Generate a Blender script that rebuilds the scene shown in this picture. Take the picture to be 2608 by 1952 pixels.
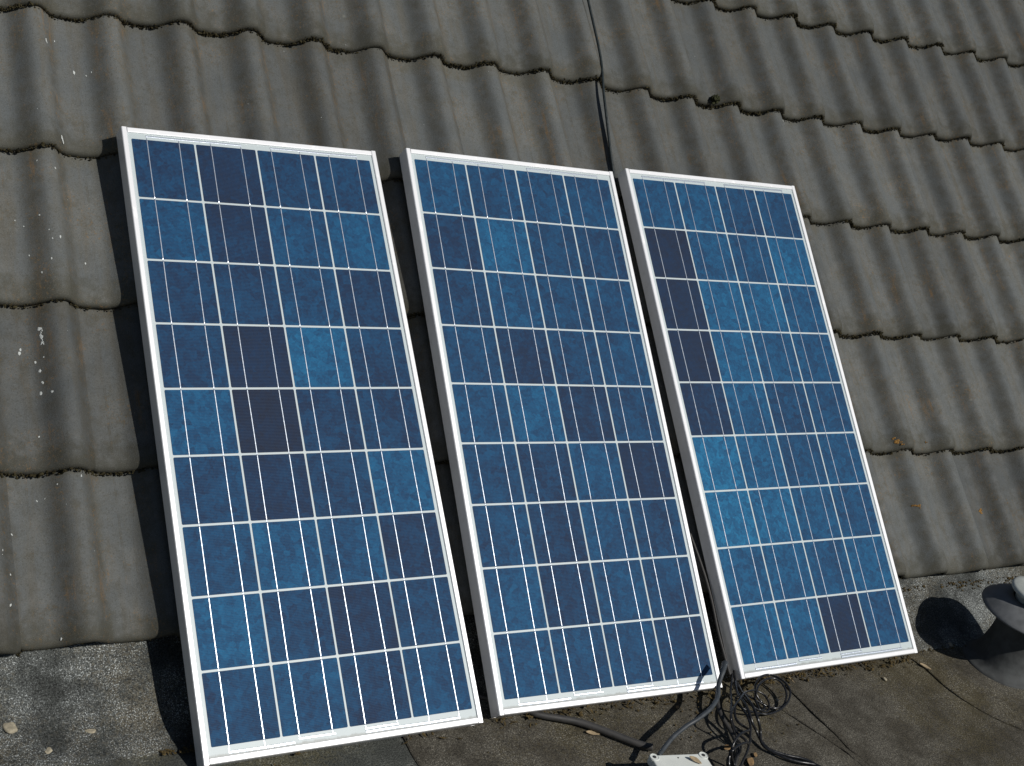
import bpy, bmesh, math, random
from mathutils import Vector, Matrix, noise
random.seed(7)
sc = bpy.context.scene
for o in list(bpy.data.objects): bpy.data.objects.remove(o, do_unlink=True)
COL = sc.collection

# ------------------------------------------------------------------ camera
cam = bpy.data.objects.new("camera", bpy.data.cameras.new("camera")); COL.objects.link(cam)
cam.data.sensor_fit = 'HORIZONTAL'; cam.data.sensor_width = 36.0
cam.data.lens = 36.0 * 3610.47 / 2608.0
cam.data.clip_start = 0.05; cam.data.clip_end = 500
Rc = Matrix(((0.8456, -0.0085, -0.5338), (-0.4606, 0.4939, -0.7375), (0.2699, 0.8695, 0.4137)))
cam.matrix_world = Matrix.Translation((-0.8275, -2.8396, 1.6852)) @ Rc.to_quaternion().to_matrix().to_4x4()
sc.camera = cam
# ------------------------------------------------------------------ sky, sun, exposure
SUN = Vector((0.322, -0.622, 0.712)).normalized()
w = bpy.data.worlds.new("World"); sc.world = w; w.use_nodes = True
nt = w.node_tree; bg = nt.nodes["Background"]
sky = nt.nodes.new("ShaderNodeTexSky"); sky.sky_type = 'NISHITA'; sky.sun_disc = False
sky.sun_elevation = math.asin(SUN.z); sky.sun_rotation = math.atan2(SUN.x, SUN.y)
sky.air_density = 1.0; sky.dust_density = 0.4; sky.ozone_density = 1.5
nt.links.new(sky.outputs[0], bg.inputs[0]); bg.inputs[1].default_value = 0.05
sun = bpy.data.objects.new("sun", bpy.data.lights.new("sun", 'SUN')); COL.objects.link(sun)
sun.data.energy = 4.9; sun.data.angle = math.radians(0.5); sun.data.color = (1.0, 0.97, 0.915)
sun.rotation_mode = 'QUATERNION'; sun.rotation_quaternion = SUN.to_track_quat('Z', 'Y')
sun.location = SUN * 20
vs = sc.view_settings
vs.view_transform = 'Standard'; vs.look = 'None'; vs.gamma = 1; vs.exposure = -0.5; vs.use_curve_mapping = False

# ------------------------------------------------------------------ helpers
def tag(o, label=None, cat=None, group=None, kind=None):
    if label: o["label"] = label
    if cat: o["category"] = cat
    if group: o["group"] = group
    if kind: o["kind"] = kind
    return o
def empty(name, mat=None):
    o = bpy.data.objects.new(name, None); o.empty_display_size = .05; COL.objects.link(o)
    if mat is not None: o.matrix_world = mat
    return o
def link(name, me, mat, parent=None):
    o = bpy.data.objects.new(name, me); COL.objects.link(o)
    if mat and not me.materials: me.materials.append(mat)
    if parent: o.parent = parent
    return o
def from_bm(name, bm, mat, parent=None, smooth=False):
    me = bpy.data.meshes.new(name); bmesh.ops.recalc_face_normals(bm, faces=bm.faces[:]); bm.to_mesh(me); bm.free()
    if smooth:
        for p in me.polygons: p.use_smooth = True
    return link(name, me, mat, parent)
def from_py(name, v, f, mat, parent=None, smooth=False):
    me = bpy.data.meshes.new(name); me.from_pydata(v, [], f); me.update()
    if smooth:
        for p in me.polygons: p.use_smooth = True
    return link(name, me, mat, parent)
def bm_box(bm, x0, x1, y0, y1, z0, z1):
    v = [bm.verts.new((x, y, z)) for x in (x0, x1) for y in (y0, y1) for z in (z0, z1)]
    for f in ((0,1,3,2),(4,6,7,5),(0,4,5,1),(2,3,7,6),(0,2,6,4),(1,5,7,3)): bm.faces.new([v[i] for i in f])
def catmull(P, n=8):
    P = [Vector(p) for p in P]; out = []
    for i in range(len(P) - 1):
        a, b, c, d = P[max(i-1, 0)], P[i], P[i+1], P[min(i+2, len(P)-1)]
        for j in range(n):
            t = j / n
            out.append(.5*((2*b) + (c-a)*t + (2*a-5*b+4*c-d)*t*t + (3*b-a-3*c+d)*t*t*t))
    out.append(P[-1]); return out
def bm_tube(bm, P, r, seg=10, caps=True):
    n = len(P); T = [(P[min(i+1, n-1)] - P[max(i-1, 0)]).normalized() for i in range(n)]
    u = T[0].orthogonal().normalized(); rings = []
    for i in range(n):
        u = (u - T[i]*u.dot(T[i])).normalized(); q = T[i].cross(u)
        rr = r(i/(n-1)) if callable(r) else r
        rings.append([bm.verts.new(P[i] + u*math.cos(a)*rr + q*math.sin(a)*rr) for a in [2*math.pi*k/seg for k in range(seg)]])
    for a, b in zip(rings[:-1], rings[1:]):
        for k in range(seg): bm.faces.new((a[k], a[(k+1) % seg], b[(k+1) % seg], b[k]))
    if caps: bm.faces.new(rings[0][::-1]); bm.faces.new(rings[-1])
def bm_lathe(bm, prof, seg=72, c=(0, 0)):
    rings = []
    for r, z in prof:
        if r < 1e-6: rings.append([bm.verts.new((c[0], c[1], z))])
        else: rings.append([bm.verts.new((c[0]+r*math.cos(2*math.pi*k/seg), c[1]+r*math.sin(2*math.pi*k/seg), z)) for k in range(seg)])
    for a, b in zip(rings[:-1], rings[1:]):
        for k in range(seg):
            k2 = (k+1) % seg
            if len(a) == 1: bm.faces.new((a[0], b[k2], b[k]))
            elif len(b) == 1: bm.faces.new((a[k], a[k2], b[0]))
            else: bm.faces.new((a[k], a[k2], b[k2], b[k]))

class N:
    """small node-tree builder"""
    def __init__(s, name):
        s.m = bpy.data.materials.new(name); s.m.use_nodes = True; s.t = s.m.node_tree
        s.b = s.t.nodes["Principled BSDF"]
    def n(s, typ, ins=None, **kw):
        q = s.t.nodes.new("ShaderNode" + typ)
        for k, v in kw.items(): setattr(q, k, v)
        for k, v in (ins or {}).items():
            if isinstance(v, bpy.types.NodeSocket): s.t.links.new(v, q.inputs[k])
            else: q.inputs[k].default_value = v
        return q
    def math(s, op, a, b=0.0, clamp=False):
        q = s.n("Math", {0: a, 1: b}, operation=op); q.use_clamp = clamp; return q.outputs[0]
    def obj(s): return s.n("TexCoord").outputs["Object"]
    def scaled(s, vec, sc_): return s.n("Mapping", {"Vector": vec, "Scale": sc_}).outputs[0]
    def noise(s, vec, scale, detail=4, rough=.55, dist=0): return s.n("TexNoise", {"Vector": vec, "Scale": scale, "Detail": detail, "Roughness": rough, "Distortion": dist}).outputs[0]
    def ramp(s, f, a, b, lo=0.0, hi=1.0):
        q = s.n("MapRange", {0: f, 1: a, 2: b, 3: lo, 4: hi}); q.clamp = True; q.interpolation_type = 'SMOOTHSTEP'; return q.outputs[0]
    def mix(s, f, a, b, mode='MIX'):
        q = s.n("Mix", data_type='RGBA', blend_type=mode)
        for k, v in ((0, f), (6, a), (7, b)):
            if isinstance(v, bpy.types.NodeSocket): s.t.links.new(v, q.inputs[k])
            elif k == 0: q.inputs[0].default_value = v
            else: q.inputs[k].default_value = (*v, 1) if len(v) == 3 else v
        return q.outputs[2]
    def set(s, **kw):
        for k, v in kw.items():
            k = k.replace("_", " ")
            if isinstance(v, bpy.types.NodeSocket): s.t.links.new(v, s.b.inputs[k])
            else: s.b.inputs[k].default_value = (*v, 1) if isinstance(v, tuple) and len(v) == 3 else v
        return s
    def bump(s, h, strength, dist):
        q = s.n("Bump", {"Height": h, "Strength": strength, "Distance": dist}); s.t.links.new(q.outputs[0], s.b.inputs["Normal"])

# ------------------------------------------------------------------ materials
def mat_tile():
    s = N("weathered_concrete_tile"); o = s.obj()
    uv = s.n("UVMap", uv_map="tile").outputs[0]; x = s.n("SeparateXYZ", {0: uv}); u, v = x.outputs[0], x.outputs[1]
    rnd = s.n("Attribute", attribute_name="tone").outputs["Fac"]
    # streaks that run down the slope: object y is along the slope
    st = s.noise(s.scaled(o, (38, 5, 5)), 1.0, 5, .6, .4)
    st2 = s.noise(s.scaled(o, (90, 9, 9)), 1.0, 4, .6)
    bl = s.noise(o, 9, 5, .6); bl2 = s.noise(o, 34, 5, .65); fine = s.noise(o, 320, 3, .7); grain = s.noise(o, 900, 2, .7)
    base = s.mix(s.ramp(bl, .3, .7), (.079, .087, .089), (.106, .109, .103))
    base = s.mix(s.math('MULTIPLY', s.ramp(st, .46, .72), .55), base, (.085, .075, .055))
    # flank bands (darker brown on both flanks of every roll), broken up by noise
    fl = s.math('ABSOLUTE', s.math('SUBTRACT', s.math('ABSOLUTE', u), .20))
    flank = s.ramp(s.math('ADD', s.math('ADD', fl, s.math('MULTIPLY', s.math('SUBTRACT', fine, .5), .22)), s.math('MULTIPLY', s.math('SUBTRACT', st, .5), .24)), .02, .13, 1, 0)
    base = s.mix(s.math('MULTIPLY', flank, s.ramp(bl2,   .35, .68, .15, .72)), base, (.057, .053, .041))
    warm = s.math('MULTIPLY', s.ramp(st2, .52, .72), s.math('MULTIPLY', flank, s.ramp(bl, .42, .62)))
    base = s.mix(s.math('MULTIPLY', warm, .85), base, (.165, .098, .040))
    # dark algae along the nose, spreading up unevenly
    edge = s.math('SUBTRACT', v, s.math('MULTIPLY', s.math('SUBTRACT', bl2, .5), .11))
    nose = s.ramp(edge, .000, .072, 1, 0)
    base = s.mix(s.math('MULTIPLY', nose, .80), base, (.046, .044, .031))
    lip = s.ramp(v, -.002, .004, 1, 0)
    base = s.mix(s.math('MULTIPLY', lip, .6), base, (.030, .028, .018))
    top = s.ramp(s.math('ADD', v, s.math('MULTIPLY', s.math('SUBTRACT', bl2, .5), .06)), .285, .318, 0, .45)
    base = s.mix(top, base, (.085, .078, .055))
    mot = s.noise(o, 85, 4, .7)
    base = s.mix(s.math('MULTIPLY', s.ramp(s.math('ADD', s.math('MULTIPLY', mot, .6), s.math('MULTIPLY', bl2, .4)), .47, .62), s.ramp(bl, .38, .62, .10, .5)), base, (.064, .057, .038))
    base = s.mix(s.math('MULTIPLY', s.ramp(fine, .50, .66), .60), base, (.050, .050, .042))
    base = s.mix(s.math('MULTIPLY', s.ramp(grain, .56, .72), .40), base, (.26, .26, .24))
    osp = s.math('MULTIPLY', s.ramp(s.noise(o, 170, 4, .75), .56, .66), s.ramp(s.math('ADD', bl, s.math('MULTIPLY', flank, .12)), .50, .66))
    base = s.mix(s.math('MULTIPLY', osp, .55), base, (.20, .12, .05))
    # lichen specks
    vo = s.n("TexVoronoi", {"Vector": o, "Scale": 13.0, "Randomness": 1.0}); rare = s.ramp(s.n("SeparateColor", {0: vo.outputs["Color"]}).outputs[0], .90, .92)
    spot = s.math('MULTIPLY', s.ramp(s.math('ADD', vo.outputs["Distance"], s.math('MULTIPLY', fine, .05)), .07, .095, 1, 0), rare)
    base = s.mix(s.math('MULTIPLY', spot, .35), base, (.20, .20, .16))
    br = s.math('ADD', s.math('MULTIPLY', rnd, .32), .84)
    base = s.mix(1.0, base, s.n("CombineColor", {0: br, 1: br, 2: br}).outputs[0], 'MULTIPLY')
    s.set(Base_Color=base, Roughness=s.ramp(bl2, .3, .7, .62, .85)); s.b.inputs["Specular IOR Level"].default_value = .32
    s.bump(s.math('ADD', s.math('MULTIPLY', fine, .6), s.math('ADD', s.math('MULTIPLY', grain, .35), bl2)), .5, .0016)
    return s.m
def mat_felt(name, dark, mid, moss, speck, lo, hi, mossamt, patch=.14):
    s = N(name); o = s.obj()
    a = s.noise(o, 3.2, 5, .6); b = s.noise(o, 13, 5, .6); g = s.noise(o, 300, 3, .85); g2 = s.noise(o, 430, 2, .8); g3 = s.noise(o, 150, 4, .75)
    base = s.mix(s.ramp(b, .3, .7), dark, mid)
    base = s.mix(s.math('MULTIPLY', s.ramp(a, .45, .65), .5), base, tuple(c*.72 for c in dark))
    base = s.mix(s.math('MULTIPLY', s.ramp(s.math('ADD', s.math('MULTIPLY', a, .6), s.math('MULTIPLY', g3, .4)), .48, .60), mossamt), base, moss)
    gr = s.ramp(g, .34, .66, lo, hi)
    base = s.mix(1.0, base, s.n("CombineColor", {0: gr, 1: gr, 2: gr}).outputs[0], 'MULTIPLY')
    base = s.mix(s.math('MULTIPLY', s.ramp(g2, .55, .68), s.ramp(b, .35, .62, .2, 1)), base, speck)
    base = s.mix(s.math('MULTIPLY', s.ramp(g3, .60, .75), .6), base, tuple(c*.45 for c in dark))
    pt = s.ramp(s.noise(o, 6.5, 4, .65), .36, .64, 1-patch, 1+patch)
    base = s.mix(1.0, base, s.n("CombineColor", {0: pt, 1: pt, 2: pt}).outputs[0], 'MULTIPLY')
    s.set(Base_Color=base, Roughness=.9); s.b.inputs["Specular IOR Level"].default_value = .25
    s.bump(s.math('ADD', g, s.math('ADD', g3, s.math('MULTIPLY', b, .6))), .8, .0022)
    return s.m
def mat_plain(name, col, rough=.6, metal=0.0, spec=.5, var=.18, scale=60, bump=.0, coat=0.0):
    s = N(name); o = s.obj(); a = s.noise(o, scale, 5, .6); b = s.noise(o, scale*.13, 4, .6)
    f = s.math('ADD', s.math('MULTIPLY', a, .5), s.math('MULTIPLY', b, .5))
    c = s.mix(s.ramp(f, .35, .65), tuple(x*(1-var) for x in col), tuple(min(1, x*(1+var)) for x in col))
    s.set(Base_Color=c, Roughness=s.ramp(a, .3, .7, max(.02, rough-.08), min(1, rough+.08)), Metallic=metal, Coat_Weight=coat, Coat_Roughness=.05)
    s.b.inputs["Specular IOR Level"].default_value = spec
    if bump: s.bump(a, .6, bump)
    return s.m
def mat_cell():
    s = N("polycrystalline_silicon"); o = s.n("TexCoord").outputs["Object"]
    tone = s.n("Attribute", attribute_name="tone").outputs["Fac"]; seed = s.n("Attribute", attribute_name="seed").outputs["Fac"]
    off = s.n("CombineXYZ", {0: s.math('MULTIPLY', seed, 13.7), 1: s.math('MULTIPLY', seed, 7.3), 2: s.math('MULTIPLY', seed, 29.0)}).outputs[0]
    p = s.n("VectorMath", {0: o, 1: off}, operation='ADD').outputs[0]
    warp = s.n("TexNoise", {"Vector": p, "Scale": 38.0, "Detail": 3.0}).outputs[1]
    pw = s.n("VectorMath", {0: p, 1: s.n("VectorMath", {0: warp, 3: .010}, operation='SCALE').outputs[0]}, operation='ADD').outputs[0]
    big = s.noise(p, 10, 3, .5); v1 = s.n("SeparateColor", {0: s.n("TexVoronoi", {"Vector": pw, "Scale": 75.0}).outputs["Color"]}).outputs[0]
    v2 = s.n("SeparateColor", {0: s.n("TexVoronoi", {"Vector": pw, "Scale": 230.0}).outputs["Color"]}).outputs[0]
    flake = s.noise(s.scaled(pw, (1, 2.2, 1)), 190, 4, .7)
    t = s.math('ADD', tone, s.math('MULTIPLY', s.math('SUBTRACT', big, .5), .32))
    t = s.math('ADD', t, s.math('MULTIPLY', s.math('SUBTRACT', v1, .5), s.math('ADD', s.math('MULTIPLY', tone, .28), .05)))
    t = s.math('ADD', t, s.math('MULTIPLY', s.math('SUBTRACT', v2, .5), s.math('ADD', s.math('MULTIPLY', tone, .18), .06)))
    t = s.math('SUBTRACT', t, s.math('MULTIPLY', s.ramp(flake, .60, .72), s.math('ADD', s.math('MULTIPLY', tone, .32), .10)), True)
    cr = s.n("ValToRGB", {0: t}); e = cr.color_ramp
    e.elements[0].position = 0; e.elements[0].color = (.013, .018, .036, 1)
    e.elements[1].position = 1; e.elements[1].color = (.016, .165, .325, 1)
    for pos, c in ((.25, (.010, .029, .074, 1)), (.5, (.009, .061, .145, 1)), (.75, (.011, .104, .225, 1))):
        q = e.elements.new(pos); q.color = c
    y = s.n("SeparateXYZ", {0: o}).outputs[1]
    saw = s.math('FRACT', s.math('MULTIPLY', y, 1/.0029)); line = s.ramp(s.math('ABSOLUTE', s.math('SUBTRACT', saw, .5)), .40, .47)
    col = s.mix(s.math('MULTIPLY', line, .30), cr.outputs[0], (.12, .165, .23))
    s.set(Base_Color=col, Roughness=.6, Coat_Weight=.42, Coat_Roughness=.05, Coat_IOR=1.4)
    s.b.inputs["Specular IOR Level"].default_value = .1
    return s.m
def mat_metal(name, col, rough, metal, coat=0, sc_=90, dist=.0003):
    s = N(name); o = s.obj(); a = s.noise(s.scaled(o, (1, .35, 1)), sc_, 4, .6)
    s.set(Base_Color=s.mix(a, tuple(c*.88 for c in col), col), Roughness=rough, Metallic=metal, Coat_Weight=coat, Coat_Roughness=.05)
    if dist: s.bump(a, .5, dist)
    if name.startswith("anod"):                                  # specks and smears of dirt on the frame
        sp = s.ramp(s.noise(o, 260, 4, .75), .64, .72); sm = s.ramp(s.noise(s.scaled(o, (1, 1, 1)), 24, 5, .7), .52, .75)
        c = s.mix(s.math('MULTIPLY', sp, .45), col, (.22, .20, .16)); c = s.mix(s.math('MULTIPLY', sm, .25), c, (.50, .48, .43))
        s.set(Base_Color=c, Roughness=s.ramp(sm, 0, 1, rough-.06, rough+.2))
    return s.m
M = {}
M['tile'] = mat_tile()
M['felt_up'] = mat_felt("mineral_felt_pale", (.052, .056, .052), (.086, .091, .087), (.088, .076, .052), (.55, .58, .57), .3, 1.65, .7, .30)
M['felt_grey'] = mat_felt("mineral_felt_grey", (.062, .066, .060), (.086, .090, .080), (.105, .088, .035), (.32, .32, .28), .4, 1.5, .45)
M['felt_brown'] = mat_felt("weathered_felt_brown", (.058, .051, .038), (.082, .075, .060), (.072, .058, .025), (.32, .30, .25), .45, 1.5, .55)
M['felt_under'] = mat_plain("bitumen_underlay", (.012, .011, .010), .9, var=.2)
M['moss'] = mat_plain("dry_moss_dirt", (.034, .029, .015), .95, var=.8, scale=200, spec=.1)
M['litter'] = mat_plain("leaf_litter", (.075, .055, .024), .9, var=.5, scale=240, spec=.15)
M['mosslump'] = mat_plain("dark_moss", (.030, .032, .016), .95, var=.45, scale=260, spec=.1, bump=.002)
M['alu'] = mat_metal("anodised_aluminium", (.90, .90, .91), .40, .30, sc_=140, dist=.00006)
def mat_back():
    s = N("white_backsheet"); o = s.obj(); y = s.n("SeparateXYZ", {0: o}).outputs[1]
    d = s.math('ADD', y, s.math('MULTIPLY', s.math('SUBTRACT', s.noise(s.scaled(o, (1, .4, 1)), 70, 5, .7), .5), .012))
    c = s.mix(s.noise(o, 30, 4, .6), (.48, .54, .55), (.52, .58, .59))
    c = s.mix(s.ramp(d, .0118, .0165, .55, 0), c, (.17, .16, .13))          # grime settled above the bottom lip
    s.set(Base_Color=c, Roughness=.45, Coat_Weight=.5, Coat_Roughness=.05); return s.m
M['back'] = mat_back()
M['ribbon'] = mat_metal("tinned_ribbon", (.74, .80, .88), .32, .9, coat=.3, sc_=300, dist=.0004)
M['cell'] = mat_cell()
M['black'] = mat_plain("black_pvc", (.012, .012, .013), .28, spec=.55, var=.2, scale=120)
M['hose'] = mat_plain("dusty_grey_conduit", (.040, .046, .052), .5, var=.3, scale=70)
M['pipe'] = mat_plain("dark_rubber_pipe", (.036, .034, .032), .62, var=.25, scale=80)
M['tilecable'] = mat_plain("dark_green_black_cable", (.016, .022, .022), .42, var=.2, scale=120)
M['boxlid'] = mat_plain("white_plastic_lid", (.66, .68, .64), .45, var=.06, scale=35)
M['boxbody'] = mat_plain("grey_plastic_body", (.34, .35, .35), .5, var=.1, scale=35)
M['screw'] = mat_metal("screw_steel", (.10, .10, .10), .4, .8)
M['ventgrey'] = mat_plain("weathered_grey_plastic", (.120, .124, .128), .62, var=.22, scale=38, spec=.35, bump=.0006)
M['ventbase'] = mat_plain("grey_flange_weathered", (.046, .049, .049), .8, var=.38, scale=55, bump=.0015)
M['ventwhite'] = mat_plain("pale_cap_plastic", (.43, .45, .42), .55, var=.18, scale=26)
M['leaf'] = mat_plain("dry_beige_leaf", (.33, .25, .15), .75, var=.25, scale=120)
M['leafdark'] = mat_plain("brown_leaf", (.20, .125, .055), .8, var=.3, scale=120)
M['stone'] = mat_plain("pale_stone", (.33, .29, .21), .9, var=.3, scale=160, bump=.002)
M['drop'] = mat_plain("dried_bird_dropping", (.50, .52, .50), .85, var=.1, scale=200)
M['lichen'] = mat_plain("orange_lichen", (.24, .125, .028), .9, var=.35, scale=300)

# ------------------------------------------------------------------ tiled roof
S_, G_ = 0.15, 0.31916
O_ = Vector((-0.1458, .0036, 0.9374)); PITCH = math.radians(40.54)
ES = Vector((0, -math.cos(PITCH), -math.sin(PITCH))); NT = Vector((0, -math.sin(PITCH), math.cos(PITCH)))
def T(n, k, h=0.0): return O_ + Vector((n*S_, 0, 0)) + ES*(k*G_) + NT*h
roofM = Matrix(((1, 0, 0, O_.x), (0, -ES.y, NT.y, O_.y), (0, -ES.z, NT.z, O_.z), (0, 0, 0, 1)))  # local x along, y up the slope, z out
roof = empty("tiled_roof", roofM)
tag(roof, "steep grey weathered roof of wavy interlocking concrete tiles behind the solar panels", "roof")
LIFT, THK, DEEP = 0.0225, 0.0205, 0.0345
def sstep(t): t = max(0, min(1, t)); return t*t*(3-2*t)
def prof(u):
    w_ = ((u + .5) % 1) - .5                                  # roll at 0: steep right flank, gentler left flank, hollow pan
    q = sstep((w_ - .035)/.26) if w_ > 0 else sstep((-w_ - .025)/.36)
    return -DEEP*(.74*q + .13*(1 - math.cos(2*math.pi*w_)))
def rowshift(k, n):
    if k == 0:
        pts = ((0, .013), (4, -.004), (8, -.013), (11, -.003), (13, 0))
        for (a, x), (b, y) in zip(pts[:-1], pts[1:]):
            if n <= a: return -x
            if n <= b: return -(x + (y-x)*(n-a)/(b-a))
        return 0
    if k == 4: return .010 if n < 1 else 0
    return 0
tv, tf, tuv, ttone, TILES = [], [], [], [], []
NOSE = []   # points of the junction between nose and lower tile, for moss
def add_tile(k, n0, n1):
    """tile in course k (nose on row k) from the joint after roll n0-1 to the joint after roll n1 (local coords)"""
    tone = random.random(); jy = random.uniform(-.0036, .0036); jz = random.uniform(-.0012, .0022); jr = random.uniform(-.008, .008); tw = random.uniform(-.010, .010)
    us, u = [], n0 - 1 + .235
    e = n1 + .262
    m = int(round((e-u)*26)); us = [u + (e-u)*i/m for i in range(m+1)]
    rows = []   # (s, dz, v)
    for s, dz in ((.385, 0), (.32, 0), (.24, 0), (.16, 0), (.09, 0), (.045, 0), (.024, -.0003), (.015, -.0013), (.008, -.0034), (.0035, -.0065), (.0010, -.0105), (0, -.0150), (.0006, -THK), (.006, -THK-.001), (.05, -THK-.001)): rows.append((s, dz))
    b = len(tv); W = len(us)
    TILES.append((k, n0 - 1 + .235, e, (n0+n1)/2, jz, tw, jy, jr))
    for s, dz in rows:
        for i, u in enumerate(us):
            uc = (u - (n0+n1)/2)
            end = min(i, W-1-i); rnd = 0.0
            if end < 2 and s < .02: rnd = (2-end)*.0022          # rounded lower corners
            h = prof(u) + LIFT*(1 - s/G_) + jz + tw*uc*.15*(1 - s/.4)
            edge_drop = -.0022 if i == 0 else (-.0012 if i == 1 else 0)
            wob = .0009*noise.noise(Vector((u*9.1, k*3.7, s*40)))*(1 if s < .03 else 0)
            x = u*S_; y = -(k*G_) + s + jy + jr*uc*.15 + rnd + rowshift(k, u) + wob
            tv.append((x, y, h + dz + edge_drop*(1 if dz > -.012 else 0)))
            tuv.append((((u+.5) % 1) - .5, s)); ttone.append(tone)
    for r in range(len(rows)-1):
        for i in range(W-1):
            a = b + r*W + i; tf.append((a, a+W, a+W+1, a+1))
    # right side face of the joint
    sb = len(tv)
    for s, dz in rows[:11]:
        x, y, z = tv[b + rows.index((s, dz))*W + W-1]
        tv.append((x, y, z)); tv.append((x-.001, y, z-THK)); tuv.extend([(.26, s)]*2); ttone.extend([tone*.6]*2)
    for r in range(10):
        a = sb + 2*r; tf.append((a, a+1, a+3, a+2))
    for u in us:
        NOSE.append((u, k, rowshift(k, u) + jy + jr*(u-(n0+n1)/2)*.15))
for k in range(-6, 5):
    n = -8 + (0 if k % 2 == 0 else 1)
    while n < 34:
        wv = 2
        if k == 1 and n == 6: wv = 1                              # one half tile shifts the bond in this course
        if k == 1 and n < -6: n = -6
        add_tile(k, n, n + wv - 1); n += wv
me = bpy.data.meshes.new("tile_covering"); me.from_pydata(tv, [], tf); me.update()
uvl = me.uv_layers.new(name="tile")
for l in me.loops: uvl.data[l.index].uv = tuv[l.vertex_index]
at = me.attributes.new("tone", 'FLOAT', 'POINT'); at.data.foreach_set("value", ttone)
for p in me.polygons: p.use_smooth = True
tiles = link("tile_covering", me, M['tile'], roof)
from_py("underlay", [(-1.3, -4.0*G_+.12, -.10), (5.2, -4.0*G_+.12, -.10), (5.2, 2.3, -.10), (-1.3, 2.3, -.10)], [(0, 1, 2, 3)], M['felt_under'], roof)
# bird droppings: thin dried splashes lying on the tiles
D = [[0.636,0.446],[0.486,0.431],[0.701,0.425],[0.12,0.278],[0.117,0.265],[0.269,0.223],[-0.131,1.101],[0.079,1.148],[-0.424,1.471],[-0.165,1.461],[-0.333,1.512],[-0.082,1.566],[-0.054,1.625],[0.043,1.612],[-0.306,1.705],[-0.089,1.753],[-0.2,1.829],[0.379,1.73],[0.207,0.938],[-0.488,2.289],[-0.471,2.266],[-0.239,2.239],[-0.247,2.149],[-0.235,2.2],[-0.235,2.327],[-0.284,2.405],[-0.269,2.479],[-0.297,2.54],[-0.189,2.546],[-0.321,2.349],[-0.361,2.796],[-0.195,3.068],[-0.413,3.146],[-0.327,3.137],[0.069,3.035],[-0.881,3.433],[-0.734,3.332],[-0.801,3.56],[-0.839,3.728],[-0.306,3.921],[13.13,0.105],[13.18,0.135],[13.09,0.085]]
BIG = {1: 2.2, 3: 1.6, 18: 1.8, 19: 2.6, 20: 2.0, 22: 3.2, 23: 2.6, 25: 1.8, 26: 1.5, 27: 2.0, 28: 1.6, 40: 3.0, 41: 2.4, 42: 1.8}
def surf(n, k):
    kk = math.ceil(k - 1e-6); s = (kk - k)*G_
    h = prof(n) + LIFT*(1 - s/G_)
    for k_, a, b, c, jz, tw, jy, jr in TILES:
        if k_ == kk and a <= n < b: h += jz + tw*(n-c)*.15*(1 - s/.4); break
    return h, kk
def bm_splat(bm, n, k, r, ecc=1.0, ang=0.0, lift=.0009, hgt=.0007):
    seg = 11; c = None; ring = []
    for i in range(seg):
        a = 2*math.pi*i/seg; rr = r*random.uniform(.65, 1.2)
        dx, dy = math.cos(a)*rr, math.sin(a)*rr*ecc
        dx, dy = dx*math.cos(ang)-dy*math.sin(ang), dx*math.sin(ang)+dy*math.cos(ang)
        nn, kk = n + dx/S_, k - dy/G_
        h = surf(nn, k)[0]
        ring.append(bm.verts.new((nn*S_, -kk*G_, h + lift)))
    c = bm.verts.new((n*S_, -k*G_, surf(n, k)[0] + lift + hgt))
    for i in range(seg): bm.faces.new((ring[i], ring[(i+1) % seg], c))
bm = bmesh.new()
for i, (n, k) in enumerate(D):
    q = 1 + (BIG[i]-1)*.38 if i in BIG else random.uniform(.55, 1.05); bm_splat(bm, n, k, .0016*q, random.uniform(1.1, 2.2), random.uniform(-.5, .5))
for i in range(9): bm_splat(bm, -.235 + random.uniform(-.01, .012), 2.15 + i*.012, .0011, 1.9)
for i in range(6): bm_splat(bm, .205 + i*.003, .925 + i*.008, .0016, 1.6)
for i in range(60): bm_splat(bm, random.uniform(-1, 12), random.uniform(-1.6, 3.9), random.uniform(.0005, .0010))
tag(from_bm("bird_dropping", bm, M['drop'], roof), kind="stuff")
bm = bmesh.new()
for n, k, q in ((13.78, 2.93, 1.6), (13.84, 2.955, 1.1), (13.74, 2.91, 1.0), (13.86, 3.476, 1.5), (13.82, 3.45, 1.1), (15.575, 3.52, 1.9), (15.61, 3.50, 1.1), (16.1, 3.47, .9), (14.6, 2.92, .8)):
    for j in range(4): bm_splat(bm, n+random.uniform(-.03, .03), k+random.uniform(-.018, .018), .0023*q*random.uniform(.5, 1), 1.1, 0, .0010, .0012)
tag(from_bm("orange_lichen", bm, M['lichen'], roof), kind="stuff")

ICO = {}
for sub in (1, 2):
    q_ = bmesh.new(); bmesh.ops.create_icosphere(q_, subdivisions=sub, radius=1); q_.verts.ensure_lookup_table()
    ICO[sub] = ([v.co.copy() for v in q_.verts], [[v.index for v in f.verts] for f in q_.faces]); q_.free()
def bm_clump(bm, c, r, sub=1):
    sx, sy, sz = random.uniform(.7, 1.6)*r, random.uniform(.6, 1.1)*r, random.uniform(.5, 1.0)*r
    rot = Matrix.Rotation(random.uniform(0, 6.28), 3, 'Z') @ Matrix.Rotation(random.uniform(-.6, .6), 3, 'X')
    V = [bm.verts.new(rot @ (Vector((p.x*sx, p.y*sy, p.z*sz)) * random.uniform(.7, 1.3)) + c) for p in ICO[sub][0]]
    for f in ICO[sub][1]: bm.faces.new([V[i] for i in f])
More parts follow.
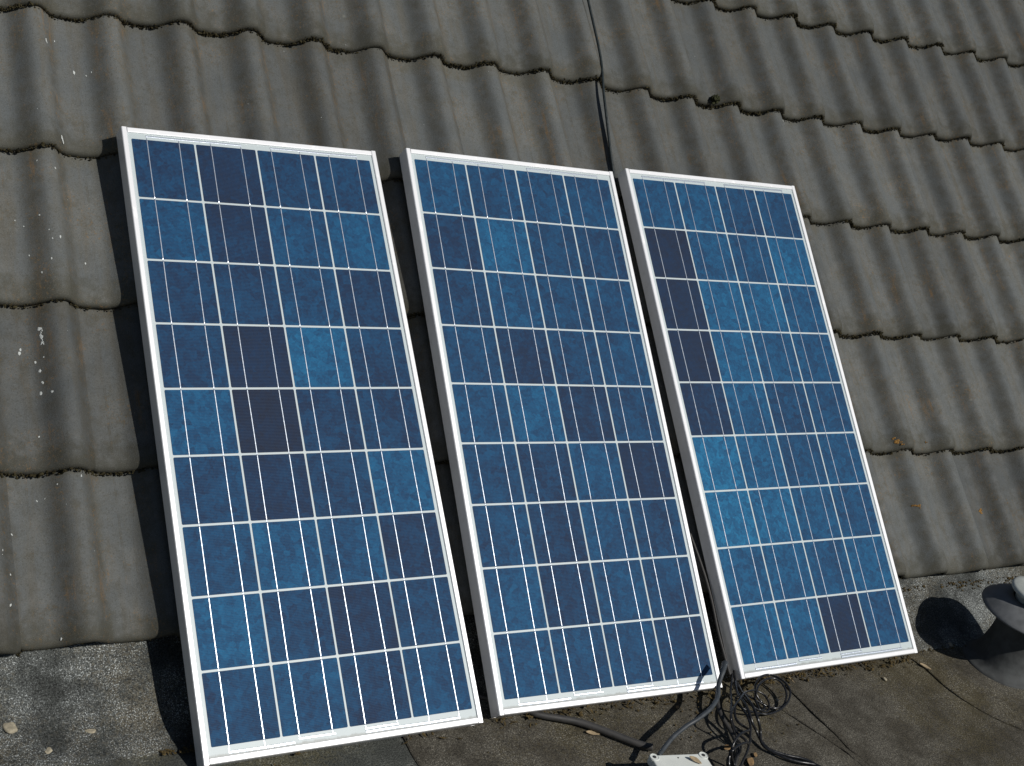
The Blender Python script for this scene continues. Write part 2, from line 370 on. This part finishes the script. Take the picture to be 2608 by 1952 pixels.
# moss and dirt packed under the tile noses
bm = bmesh.new(); K = 0
for u, k, dy in NOSE:
    if k < -3 or u < -2.2 or u > 23: continue
    dens = noise.noise(Vector((u*1.3, k*5.1, 2.2)))
    for j in range(7):
        if random.random() > .60 + dens*.75: continue
        uu = u + random.uniform(-.02, .02)
        r = random.choice((.0012, .0016, .0022, .0030)) * (1.1 if dens > 0 else .85)
        y = -k*G_ + dy + random.uniform(-.0045, .004)
        z = prof(uu) + (LIFT*(0) if k < 4 else -.004) + random.uniform(-.0006, .012 + .004*dens) + .0008
        if k == 4: y += .006
        bm_clump(bm, roofM @ Vector((uu*S_, y, z)), r, 1)
mo = from_bm("moss", bm, M['moss']); tag(mo, "dark crumbly moss and dirt packed in the gaps under the tile edges", "moss", kind="stuff")
bm = bmesh.new()
for i in range(70):
    c = Vector((random.gauss(0, .0042), random.gauss(0, .0038), random.uniform(0, .013))); bm_clump(bm, c, random.uniform(.003, .0062)*(1.15 - c.z*35), 2)
lump = from_bm("moss_clump", bm, M['mosslump'], smooth=True); lump.matrix_world = Matrix.Translation(T(11.60, -.035, prof(11.6) + LIFT)) @ roofM.to_3x3().to_4x4()
tag(lump, "dark round moss ball sitting on a tile edge above the right panel", "moss ball")

# ------------------------------------------------------------------ flat roof of felt sheets
def poly(L, n=5): return catmull([(x, y, 0) for x, y in L], n)
ZG = -.0030
from_py("flat_roof", [(-2.5, -4.6, ZG-.006), (5.6, -4.6, ZG-.006), (5.6, -.80, ZG-.006), (-2.5, -.80, ZG-.006)], [(0, 1, 2, 3)], M['felt_under'])["kind"] = "structure"
Y0, Y1 = -1.02, -4.4
E0 = [(-2.4, Y0), (-2.4, Y1)]
E1 = [(.397, Y0), (.394, -1.12), (.390, -1.20), (.389, -1.30), (.38, -1.9), (.385, Y1)]
E2 = [(1.19, Y0), (1.20, -1.10), (1.236, -1.185), (1.263, -1.231), (1.283, -1.275), (1.307, -1.329), (1.335, -1.40), (1.36, -1.6), (1.38, Y1)]
E3 = [(1.325, Y0), (1.326, -1.12), (1.328, -1.178), (1.332, -1.249), (1.340, -1.314), (1.340, -1.369), (1.353, -1.430), (1.39, -1.7), (1.42, Y1)]
E4 = [(1.74, Y0), (1.744, -1.09), (1.749, -1.127), (1.761, -1.172), (1.761, -1.231), (1.772, -1.279), (1.794, -1.329), (1.823, -1.37), (1.858, -1.404), (1.98, -1.6), (2.2, -2.0), (2.3, Y1)]
E5 = [(5.5, Y0), (5.5, Y1)]
def xat(E, y):
    P = E
    for (a, b), (c, d) in zip(P[:-1], P[1:]):
        if d <= y <= b: return a + (c-a)*(b-y)/(b-d)
    return P[-1][0]
def sheet(name, L, R, z, mat, gl, gr):
    ys = []; y = Y0
    while y > Y1: ys.append(y); y -= (.008 if y > -1.75 else .2)
    ys.append(Y1)
    V, F = [], []; nx = 4
    for y in ys:
        def wob(c): return .0016*noise.noise(Vector((y*70, c, 0))) + .004*noise.noise(Vector((y*11, c, 3)))
        a = xat(L, y) + gl + wob(gl*1e3+L[0][0]); b = xat(R, y) - gr + wob(R[0][0]+5.5)
        for x, zz in ((a, z-.006), (a+.0006, z-.0012), (a+.003, z+.0002), (a+.012, z+.0003), (b-.012, z), (b-.003, z-.0003), (b-.0006, z-.0016), (b, z-.006)): V.append((x, y, zz))
    for i in range(len(ys)-1):
        for j in range(7): q = i*8+j; F.append((q, q+8, q+9, q+1))
    o = from_py(name, V, F, mat); o["kind"] = "structure"; return o
sheet("roofing_felt", E0, E1, ZG-.0004, M['felt_grey'], 0, .0006)
sheet("roofing_felt", E1, E2, ZG+.0012, M['felt_brown'], -.0005, .0010)
sheet("roofing_felt", E2, E3, ZG+.0006, M['felt_brown'], .0006, .0022)
sheet("roofing_felt", E3, E4, ZG+.0003, M['felt_brown'], .0016, .0024)
sheet("roofing_felt", E4, E5, ZG+.0012, M['felt_brown'], .0012, 0)
# upstand: felt dressed in a sweep up under the eaves tiles
V, F = [], []; UP = [(-1.118, -.004), (-1.1165, .0015), (-1.112, .0042), (-1.095, .0048), (-1.075, .0082), (-1.055, .0142), (-1.035, .0235), (-1.015, .0360), (-.995, .0500), (-.975, .0640), (-.955, .0780), (-.93, .0955), (-.90, .1165), (-.86, .1450)]
xs = [-1.3 + i*.01 for i in range(int(6.5/.01))]
for x in xs:
    for i, (y, z) in enumerate(UP):
        dy = (.006*noise.noise(Vector((x*9, 1, 0))) + .0025*noise.noise(Vector((x*60, 2, 0)))) if i < 4 else 0
        dz = .0022*noise.noise(Vector((x*5, y*8, 4)))
        V.append((x, y+dy, z+dz))
n = len(UP)
for i in range(len(xs)-1):
    for j in range(n-1): q = i*n+j; F.append((q, q+n, q+n+1, q+1))
o = from_py("felt_upstand", V, F, M['felt_up'], smooth=True); o["kind"] = "structure"

# ------------------------------------------------------------------ solar panels
PC, MX, MT, MB = .1286, .01573, .02143, .02594
PW, PH, FD = 4*PC + 2*MX, 9*PC + MT + MB, .0330
def rail_mesh(name, length, vertical, parent, mat4):
    """extruded frame profile: outer wall at local x=0, lip inward along +x, runs along +y"""
    P = [(0, -FD), (0, -.0022), (.0006, -.0008), (.0018, 0), (.0092, -.0002), (.0104, -.0008), (.0107, -.0016), (.0107, -.0040), (.0020, -.0040), (.0020, -FD+.0018), (.018, -FD+.0018), (.018, -FD)]
    bm = bmesh.new()
    a = [bm.verts.new((x, 0, z)) for x, z in P]; b = [bm.verts.new((x, length, z)) for x, z in P]
    for i in range(len(P)): j = (i+1) % len(P); bm.faces.new((a[i], a[j], b[j], b[i]))
    bm.faces.new(a); bm.faces.new(b[::-1])
    if vertical:
        bm_box(bm, .0021, .0109, .0002, .0020, -FD+.0001, -.0042); bm_box(bm, .0021, .0109, length-.0020, length-.0002, -FD+.0001, -.0042)
    o = from_bm(name, bm, M['alu'], parent); o.matrix_local = mat4; return o
TONE = {
 1: ["3 1 3 3", "5 1 4 5", "3 2 4 2", "3 0 6 3", "5 0 2 3", "3 1 3 6", "4 5 4 2", "6 3 2 3", "4 4 2 4"],
 2: ["4 3 4 4", "3 6 4 3", "3 5 4 4", "3 2 3 4", "4 6 2 4", "4 2 4 1", "4 2 4 3", "5 2 4 3", "4 4 4 2"],
 3: ["4 5 4 4", "0 5 4 6", "0 6 6 5", "0 6 5 5", "1 6 4 4", "8 6 4 5", "8 7 5 5", "6 5 5 6", "6 6 0 5"]}
def make_panel(idx, mat4, label):
    root = empty("solar_panel", mat4); tag(root, label, "solar panel", "solar panels leaning on the roof")
    rail_mesh("frame_rail", PH, True, root, Matrix.Identity(4))
    rail_mesh("frame_rail", PH, True, root, Matrix(((-1, 0, 0, PW), (0, -1, 0, PH), (0, 0, 1, 0), (0, 0, 0, 1))))
    L = PW - 2*.0115
    rail_mesh("frame_rail", L, False, root, Matrix(((0, -1, 0, PW-.0115), (1, 0, 0, 0), (0, 0, 1, 0), (0, 0, 0, 1))))
    rail_mesh("frame_rail", L, False, root, Matrix(((0, 1, 0, .0115), (-1, 0, 0, PH), (0, 0, 1, 0), (0, 0, 0, 1))))
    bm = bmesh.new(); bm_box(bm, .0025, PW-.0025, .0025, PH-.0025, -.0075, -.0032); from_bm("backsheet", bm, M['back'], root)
    rows = TONE[idx]; h = .0622; ch = .0016; rr = random.Random(idx*31)
    for r in range(9):
        for c in range(4):
            cx, cy = MX + (c+.5)*PC, MB + (8-r+.5)*PC
            V = [(-h+ch, -h, 0), (h-ch, -h, 0), (h, -h+ch, 0), (h, h-ch, 0), (h-ch, h, 0), (-h+ch, h, 0), (-h, h-ch, 0), (-h, -h+ch, 0)]
            V = V + [(x, y, -.0004) for x, y, z in V]
            F = [tuple(range(8))] + [(i+8, (i+1) % 8+8, (i+1) % 8, i) for i in range(8)]
            o = from_py("solar_cell", V, F, M['cell'], root); o.location = (cx, cy, -.0026)
            t = int(rows[r].split()[c])/8*.58 + .16 + rr.uniform(-.04, .04)
            for nm, val in (("tone", t), ("seed", rr.random()*10)):
                a_ = o.data.attributes.new(nm, 'FLOAT', 'POINT'); a_.data.foreach_set("value", [val]*16)
    RX = [MX + (c+.5)*PC + s*.0318 for c in range(4) for s in (-1, 1)]
    ytop, ybot = PH - .0152, MB
    for i, x in enumerate(RX):
        pts = []; tail = (.0075, .0035)[i % 2] if i in (2, 3) or i in (4, 5) else (.0105, .0105)[i % 2]
        pts.append((MB - tail, -.0029))
        for r in range(9):
            y0 = MB + r*PC
            pts += [(y0 + .0012, -.0030), (y0 + .0034, -.0022)]
            for q in range(1, 24): pts.append((y0 + .0034 + (PC-.0068)*q/24, -.0022 + rr.uniform(-.00003, .00003)))
            pts += [(y0+PC-.0034, -.0022), (y0+PC-.0012, -.0030)]
        pts.append((ytop, -.0029))
        V, F = [], []
        for q, (y, z) in enumerate(pts):
            jx = x + .0003*math.sin(y*21 + i)
            V += [(jx-.0010, y, z-.0001), (jx-.0006, y, z+.00014), (jx+.0006, y, z+.00014), (jx+.0010, y, z-.0001)]
        for q in range(len(pts)-1):
            for j in range(3): k_ = q*4+j; F.append((k_, k_+1, k_+5, k_+4))
        from_py("busbar", V, F, M['ribbon'], root)
    def bus(x0, x1, y, hw=.0024):
        V, F = [], []; m = 26
        for q in range(m+1):
            x = x0 + (x1-x0)*q/m; zz = -.0024 + rr.uniform(-.00002, .00002); yy = y + .0003*math.sin(x*40)
            V += [(x, yy-hw, zz-.0002), (x, yy-hw*.55, zz+.0002), (x, yy+hw*.55, zz+.0002), (x, yy+hw, zz-.0002)]
        for q in range(m):
            for j in range(3): k_ = q*4+j; F.append((k_, k_+4, k_+5, k_+1))
        from_py("collector_ribbon", V, F, M['ribbon'], root)
    bus(RX[0]-.0016, RX[3]+.0016, PH-.0160, .0018); bus(RX[4]-.0016, RX[7]+.0016, PH-.0160, .0018)
    bus(RX[0]-.0016, RX[2]-.010, MB-.0105); bus(RX[2]-.0014, RX[3]+.005, MB-.0055, .0020)
    bus(RX[4]-.0016, RX[5]+.0016, MB-.0050, .0020); bus(RX[4]-.0016, RX[7]+.0016, MB-.0108)
    return root
def pm(o, ex, up, n): return Matrix(((ex[0], up[0], n[0], o[0]), (ex[1], up[1], n[1], o[1]), (ex[2], up[2], n[2], o[2]), (0, 0, 0, 1)))
PM = {1: pm((0, -1.1858, .0244), (.9999, .0166, .0025), (-.0144, .7721, .6354), (.0086, -.6353, .7722)),
      2: pm((.5859, -1.1664, .0273), (.9999, -.0104, -.0016), (.0090, .7633, .6460), (-.0056, -.6460, .7633)),
      3: pm((1.1931, -1.1580, .0286), (.9999, .0121, .0018), (-.0103, .7584, .6517), (.0065, -.6517, .7585))}
make_panel(1, PM[1], "large near solar panel at the left with bare felt and a shadow beside it")
make_panel(2, PM[2], "middle solar panel of the three with a grey conduit crossing its lower corner")
make_panel(3, PM[3], "far right solar panel with the brightest blue cells, nearest the round roof vent")

# ------------------------------------------------------------------ roof vent
VC = (2.004, -1.192)
vent = empty("roof_vent", Matrix.Translation((VC[0], VC[1], ZG))); tag(vent, "grey mushroom roof vent with a pale top disc standing beside the right panel", "roof vent")
bm = bmesh.new(); bm_lathe(bm, [(.096, .0), (.095, .004), (.090, .0065), (.080, .011), (.072, .022), (.066, .040), (.061, .060), (.058, .080), (.056, .10), (.055, .140)], 96)
for v in bm.verts:
    if v.co.z < .008: v.co.xy *= 1 + .02*noise.noise(Vector((v.co.x*30, v.co.y*30, 0)))
from_bm("flange", bm, M['ventbase'], vent, True)
bm = bmesh.new(); bm_lathe(bm, [(.054, .138), (.085, .145), (.103, .150), (.1085, .1508), (.1100, .1528), (.1093, .1558), (.1036, .160), (.094, .170), (.080, .179), (.064, .186), (.048, .189), (.048, .180)], 96)
from_bm("cap", bm, M['ventgrey'], vent, True)
bm = bmesh.new(); bm_lathe(bm, [(.042, .183), (.043, .203), (.058, .206), (.0612, .2085), (.062, .212), (.061, .216), (.056, .219), (.042, .2225), (.020, .2245), (0, .225)], 96)
from_bm("top_disc", bm, M['ventwhite'], vent, True)

# ------------------------------------------------------------------ cables
def cable(name, P, r, mat, label, cat, group=None, n=8, seg=10):
    bm = bmesh.new(); bm_tube(bm, catmull(P, n), r, seg); o = from_bm(name, bm, mat, None, True); return tag(o, label, cat, group)
C = {"loop": [[1.1784,-1.1486,.03],[1.1717,-1.1668,.025],[1.168,-1.1833,.02],[1.1668,-1.2022,.02],[1.1614,-1.2298,.025],[1.1752,-1.2413,.02],[1.1927,-1.2415,.012],[1.2047,-1.2422,.01],[1.2154,-1.237,.012],[1.2235,-1.2222,.016],[1.2229,-1.2048,.02],[1.2068,-1.1947,.025],[1.1842,-1.1973,.03],[1.154,-1.2115,.04],[1.1199,-1.2354,.05],[1.0941,-1.2517,.055],[1.0665,-1.2728,.06],[1.0476,-1.2928,.06],[1.0494,-1.2993,.05],[1.0568,-1.3064,.035],[1.0622,-1.3154,.025],[1.0645,-1.3276,.02],[1.0537,-1.3425,.015],[1.0363,-1.353,.012],[1.0206,-1.3708,.01],[1.0136,-1.3824,.006]],
"coil": [[1.1713,-1.1877,.02],[1.1349,-1.2125,.03],[1.1266,-1.2297,.03],[1.1367,-1.2386,.025],[1.155,-1.2452,.02],[1.1821,-1.2466,.012],[1.2017,-1.2501,.01],[1.2253,-1.2476,.01],[1.2499,-1.241,.012],[1.2736,-1.2292,.018],[1.2887,-1.213,.025],[1.2916,-1.196,.03],[1.2854,-1.1748,.032],[1.2729,-1.1595,.03],[1.2569,-1.158,.03],[1.236,-1.1641,.028],[1.221,-1.175,.022],[1.2066,-1.1935,.02],[1.1916,-1.2139,.02],[1.1838,-1.2334,.02],[1.1854,-1.2421,.016],[1.2044,-1.2351,.012],[1.2103,-1.2191,.012],[1.202,-1.209,.02],[1.2023,-1.1999,.026],[1.2221,-1.1829,.03],[1.2478,-1.1728,.032],[1.2702,-1.1724,.032],[1.2818,-1.1827,.03],[1.2836,-1.1997,.026],[1.2799,-1.2134,.02],[1.2699,-1.225,.015],[1.2564,-1.2341,.01],[1.2364,-1.235,.008],[1.2228,-1.2288,.008],[1.2074,-1.2186,.012],[1.1924,-1.2055,.016],[1.1788,-1.1908,.02],[1.1698,-1.178,.025],[1.1747,-1.1577,.03],[1.1896,-1.1326,.03]],
"runa": [[1.1693,-1.1627,.03],[1.1446,-1.2011,.035],[1.1349,-1.228,.04],[1.1263,-1.251,.045],[1.1162,-1.2767,.045],[1.1165,-1.2923,.035],[1.1279,-1.2987,.02],[1.1301,-1.3181,.01],[1.1335,-1.3394,.008],[1.1469,-1.3514,.007],[1.1687,-1.3649,.006],[1.1918,-1.3763,.006],[1.2074,-1.3889,.006],[1.2165,-1.4054,.006],[1.2269,-1.4316,.006]],
"runb": [[1.1847,-1.157,.02],[1.1633,-1.1945,.03],[1.1444,-1.2318,.045],[1.1347,-1.2601,.05],[1.1294,-1.2844,.045],[1.1308,-1.2966,.035],[1.1353,-1.3037,.02],[1.1283,-1.3183,.012],[1.1289,-1.3351,.008],[1.1428,-1.353,.006],[1.1597,-1.3719,.006],[1.1809,-1.3855,.006],[1.2028,-1.3945,.006],[1.2177,-1.4039,.006],[1.2249,-1.4243,.006]],
"bunch": [[1.1779,-1.1426,.03],[1.1514,-1.1734,.03],[1.1346,-1.1935,.03],[1.1132,-1.2222,.035],[1.0863,-1.2529,.04],[1.0708,-1.2756,.04],[1.0655,-1.2939,.035],[1.0674,-1.3097,.03],[1.0718,-1.3245,.03],[1.0754,-1.337,.025],[1.0619,-1.3514,.02],[1.0446,-1.3647,.015],[1.0322,-1.3737,.01],[1.0083,-1.379,.01],[.9988,-1.3747,.02],[1.0039,-1.3632,.03],[1.0107,-1.3553,.04],[1.019,-1.3476,.05],[1.0353,-1.3374,.055],[1.0622,-1.3253,.05],[1.089,-1.3127,.04],[1.0969,-1.2938,.03],[1.0918,-1.2839,.03],[1.0929,-1.2679,.03],[1.1071,-1.2449,.03],[1.1277,-1.2262,.03],[1.1223,-1.2515,.035],[1.1117,-1.2792,.04],[1.1005,-1.3023,.04],[1.0892,-1.3194,.035],[1.077,-1.336,.03],[1.0524,-1.344,.04],[1.0259,-1.3536,.045],[1.0049,-1.3632,.045],[1.0092,-1.3642,.03],[1.0178,-1.3696,.015],[1.014,-1.3835,.01]],
"hose": [[.8376,-1.3443,.045],[.8566,-1.3318,.047],[.869,-1.3244,.05],[.8956,-1.3106,.056],[.9291,-1.2989,.063],[.9593,-1.2918,.07],[.9963,-1.2775,.075],[1.0271,-1.2581,.074],[1.0541,-1.2348,.068],[1.0742,-1.2094,.066],[1.0869,-1.1952,.072],[1.1005,-1.1821,.08],[1.1208,-1.1611,.084]],
"strand": [[1.117,-1.1735,.03],[1.0954,-1.1984,.03],[1.0773,-1.225,.03],[1.0708,-1.2474,.025],[1.072,-1.2635,.02],[1.0735,-1.2814,.015],[1.0703,-1.304,.012],[1.062,-1.3264,.01],[1.0457,-1.347,.008],[1.0246,-1.3672,.007]],
"gap": [[1.1861,-1.1584,.0019],[1.1815,-1.1424,.0183],[1.1782,-1.1297,.0293],[1.1758,-1.0885,.062],[1.1757,-1.0551,.0881],[1.1789,-1.0143,.1192],[1.1796,-.9794,.1452],[1.178,-.9449,.1696],[1.1734,-.915,.1927],[1.1681,-.8865,.2146]],
"tile": [[1.2275, 0.2287, 1.1451], [1.2259, 0.1759, 1.1], [1.2261, 0.1413, 1.0703], [1.2265, 0.1112, 1.0446], [1.2262, 0.0764, 1.0155], [1.2234, 0.0374, 0.9828], [1.2142, 0.0026, 0.9583], [1.2049, -0.036, 0.9305], [1.198, -0.0815, 0.891], [1.1922, -0.1287, 0.8479], [1.1876, -0.1678, 0.8125], [1.1853, -0.195, 0.788], [1.1808, -0.2447, 0.7428]]}
GRP = "cables tangled in front of the panels"
cable("black_cable", C['coil'], .0024, M['black'], "shiny black cable wound in two round loops under the right panel's lower corner", "cable", GRP)
cable("black_cable", C['loop'], .0021, M['black'], "thin black cable with one small loop inside the round coil", "cable", GRP)
cable("black_cable", C['runa'], .0030, M['black'], "glossy black cable of the pair running off the bottom edge, left one", "cable", GRP)
cable("black_cable", C['runb'], .0030, M['black'], "glossy black cable curving down the right side of the tangle and off the bottom edge", "cable", GRP)
cable("black_cable", C['bunch'], .0026, M['black'], "black cable bunched in narrow standing loops beside the white junction box", "cable", GRP)
cable("black_cable", C['strand'], .0046, M['pipe'], "thick dull dark cable lying left of the shiny tangle, under the grey conduit", "cable", GRP)
cable("black_cable", C['gap'], .0030, M['pipe'], "dark cable running up the gap along the side of the right panel", "cable", GRP)
cable("conduit", C['hose'], lambda t: .0046 + .0012*max(0, t-.8)*5, M['hose'], "grey sunlit conduit arching from the junction box over the middle panel's corner", "conduit", None, 8, 14)
up = NT*.006
tc = [Vector(p) for p in C['tile']]
d0 = (tc[0]-tc[1]).normalized(); tc = [tc[0] + d0*1.6, tc[0] + d0*.5] + tc
tc = [p + NT*(.0025 if p.y > .0 else .0008) for p in tc]
cable("roof_cable", tc, .0034, M['tilecable'], "thin dark cable hanging straight down the tiles behind the middle panel", "cable")
cable("black_pipe", [(.58, -1.085, .0085), (.63, -1.12, .0085), (.667, -1.146, .0085), (.688, -1.162, .0085), (.749, -1.189, .0085), (.785, -1.215, .0085), (.82, -1.247, .0085), (.853, -1.277, .0090), (.872, -1.290, .011)],
      lambda t: .0046 + .0028*min(1, t/.55), M['pipe'], "straight dark pipe lying on the felt from under the middle panel to the box", "pipe", None, 8, 16)

# ------------------------------------------------------------------ junction box
A_, B_ = Vector((.7923, -1.3625, 0)), Vector((.9128, -1.3800, 0)); exb = (B_-A_).normalized(); eyb = Vector((-exb.y, exb.x, 0)); HB = .0745
bw = (B_-A_).length
jb = empty("junction_box", Matrix(((exb.x, eyb.x, 0, A_.x), (exb.y, eyb.y, 0, A_.y), (0, 0, 1, ZG), (0, 0, 0, 1))))
tag(jb, "white plastic junction box with screwed lid at the bottom edge below the middle panel", "junction box")
def rbox(x0, x1, y0, y1, z0, z1, bev, seg=3):
    bm = bmesh.new(); bm_box(bm, x0, x1, y0, y1, z0, z1); bmesh.ops.bevel(bm, geom=bm.edges[:], offset=bev, segments=seg, affect='EDGES', profile=.6); return bm
from_bm("body", rbox(.004, bw-.004, -bw+.004, -.004, 0, HB-.016, .004), M['boxbody'], jb, False)
bm = rbox(.0015, bw-.0015, -bw+.0015, -.0015, HB-.016, HB, .0028, 3)
from_bm("lid", bm, M['boxlid'], jb, False)
for sx in (.0075, bw-.0075):
    for sy in (-.0075, -bw+.0075):
        bm = bmesh.new(); bm_lathe(bm, [(.0098, HB-.014), (.0098, HB-.001), (.0090, HB+.0012), (.0082, HB+.0016), (.0078, HB+.0008), (0, HB+.0008)], 28, (sx, sy)); b_ = from_bm("screw_boss", bm, M['boxlid'], jb, False)
        bm = bmesh.new(); bm_lathe(bm, [(.0034, HB+.0009), (.0034, HB+.0017), (.0026, HB+.0021), (0, HB+.0022)], 18, (sx, sy))
        bm_box(bm, sx-.0030, sx+.0030, sy-.0005, sy+.0005, HB+.0020, HB+.0026); from_bm("screw", bm, M['screw'], b_, False)
bm = bmesh.new(); bm_lathe(bm, [(.0016, HB+.0001), (.0014, HB+.0008), (0, HB+.001)], 12, (bw*.47, -.011)); from_bm("lid_mark", bm, M['screw'], jb)
bm = bmesh.new(); bm_tube(bm, [Vector((.030+(i*.004), -.004 + .024*i/4, .040)) for i in range(5)], .0085, 14); from_bm("cable_gland", bm, M['pipe'], jb, True)

# ------------------------------------------------------------------ leaves, stones, litter
def leaf(loc, L, Wd, rot, tilt, mat, label, curl=.25):
    V, F = [], []; m = 10
    for i in range(m+1):
        t = i/m; wd = Wd*math.sin(math.pi*min(1, t*.94+.03))**.8*(1-.25*t); z = curl*L*(t-.5)**2
        for j in (-1, -.5, 0, .5, 1): V.append(((t-.5)*L, j*wd/2 + .05*L*math.sin(t*3), z + curl*wd*.55*abs(j) + .0006*random.uniform(-1, 1)))
    for i in range(m):
        for j in range(4): q = i*5+j; F.append((q, q+5, q+6, q+1))
    o = from_py("dry_leaf", V, F, mat, None, True); md = o.modifiers.new("thickness", 'SOLIDIFY'); md.thickness = .0004
    o.matrix_world = Matrix.Translation(loc) @ Matrix.Rotation(rot, 4, 'Z') @ Matrix.Rotation(tilt, 4, 'X') @ Matrix.Rotation(tilt*.4, 4, 'Y')
    return tag(o, label, "leaf", "dry leaves on the flat roof")
leaf((.776, -1.2215, .001), .030, .011, -.35, .15, M['leaf'], "pale beige curled leaf lying against the dark straight pipe")
leaf((1.348, -1.156, .004), .026, .009, 1.25, .5, M['leaf'], "small tan leaf standing beside the round cable loops under the right panel")
leaf((1.757, -1.172, .003), .030, .008, -.9, .3, M['leaf'], "narrow pale leaf in the felt seam below the right panel's far corner")
leaf((1.046, -1.316, .003), .022, .014, .2, .2, M['leafdark'], "small orange brown leaf under the cable tangle near the box")
leaf((1.072, -1.362, .003), .030, .018, .7, .2, M['leafdark'], "broad brown leaf at the bottom edge among the standing cable loops")
leaf((1.098, -1.345, .002), .016, .010, .7, .3, M['leafdark'], "tiny yellowish brown leaf right of the standing cable loops")
leaf((.875, -1.398, HB+ZG+.004), .026, .010, -.9, .4, M['leaf'], "shrivelled beige leaf lying on top of the white box lid")
leaf((1.010, -1.186, .002), .014, .007, .4, .3, M['leafdark'], "small reddish leaf under the middle panel's lower edge by the conduit")
def stone(loc, r, flat, label):
    bm = bmesh.new(); bmesh.ops.create_icosphere(bm, subdivisions=3, radius=r)
    for v in bm.verts:
        d = 1 + .35*noise.noise(v.co*(1.2/r) + Vector(loc)*9); v.co = Vector((v.co.x*d*1.3, v.co.y*d*.9, v.co.z*d*flat))
    o = from_bm("stone_chip", bm, M['stone'], None, True); o.location = loc
    o.rotation_euler = (0, 0, random.uniform(0, 3)); return tag(o, label, "stone", "stone chips on the felt")
stone((-.283, -1.036, .0215), .012, .45, "pale flat stone chip at the far left edge on the felt slope")
stone((-.228, -1.085, .0060), .0062, .3, "buff stone chip on the felt left of the near panel")
stone((-.155, -1.058, .0125), .0070, .2, "brownish stone chip half sunk in the felt slope near the left panel")
stone((1.608, -1.190, .001), .0045, .5, "small whitish pebble on brown felt in front of the right panel")
stone((1.268, -1.206, .001), .0035, .5, "tiny white pebble inside the round cable loop")
stone((1.905, -1.112, .003), .006, .5, "small grey pebble lying in the vent's shadow")
# loose litter and moss under the lower panel edges and along the upstand seam
bm = bmesh.new()
def flake(bm, c, L, Wd):
    d = Vector((random.uniform(-1, 1), random.uniform(-1, 1), random.uniform(-.3, .5))).normalized(); s = d.cross(Vector((random.uniform(-.4, .4), random.uniform(-.4, .4), 1))).normalized(); nn = d.cross(s)
    p = [c - d*L, c + s*Wd + nn*Wd*.3, c + d*L, c - s*Wd + nn*Wd*.3]; q = [x + nn*.0005 for x in p]
    v = [bm.verts.new(x) for x in p + q]
    for f in ((0,1,2,3),(7,6,5,4),(0,4,5,1),(1,5,6,2),(2,6,7,3),(3,7,4,0)): bm.faces.new([v[i] for i in f])
for idx, n_ in ((1, 25), (2, 120), (3, 240)):
    m4 = PM[idx]
    for i in range(n_):
        p = m4 @ Vector((random.uniform(.0, PW), 0, -.03)); d = abs(random.gauss(0, .011))
        c = Vector((p.x, p.y - .002 - d, random.uniform(0, .006) + max(0, .007 - d*.5)))
        if random.random() < .45: bm_clump(bm, c, random.uniform(.0014, .0042), 1)
        else: flake(bm, c, random.uniform(.003, .010), random.uniform(.001, .0028))
for i in range(70):
    x = random.uniform(.95, 1.30); y = -1.17 - abs(random.gauss(0, .06)); c = Vector((x, y, random.uniform(0, .002)))
    (bm_clump(bm, c, random.uniform(.001, .003), 1) if random.random() < .6 else flake(bm, c, random.uniform(.002, .007), random.uniform(.001, .002)))
for i in range(150):
    x = random.choice((random.uniform(-.05, .06), random.uniform(1.6, 2.6))); y = -1.122 + random.gauss(0, .004)
    bm_clump(bm, Vector((x, y, .003)), random.uniform(.001, .0035), 1)
for i in range(520):
    x = random.uniform(1.6, 2.7)
    if noise.noise(Vector((x*9, 3, 1))) < random.uniform(-.5, .25): continue
    y = -.966 - abs(random.gauss(0, .007)); z = .064 - (abs(y+.975))*0 + (y+.975)*.70 + .002
    bm_clump(bm, Vector((x, y, z)), random.uniform(.0008, .0032), 1)
for i in range(120):
    bm_clump(bm, Vector((random.uniform(.4, 2.3), random.uniform(-1.5, -1.13), .0)), random.uniform(.0005, .0014), 1)
tag(from_bm("leaf_litter", bm, M['litter']), "loose leaf crumbs and moss bits along the lower panel edges and eaves", "leaf litter", kind="stuff")
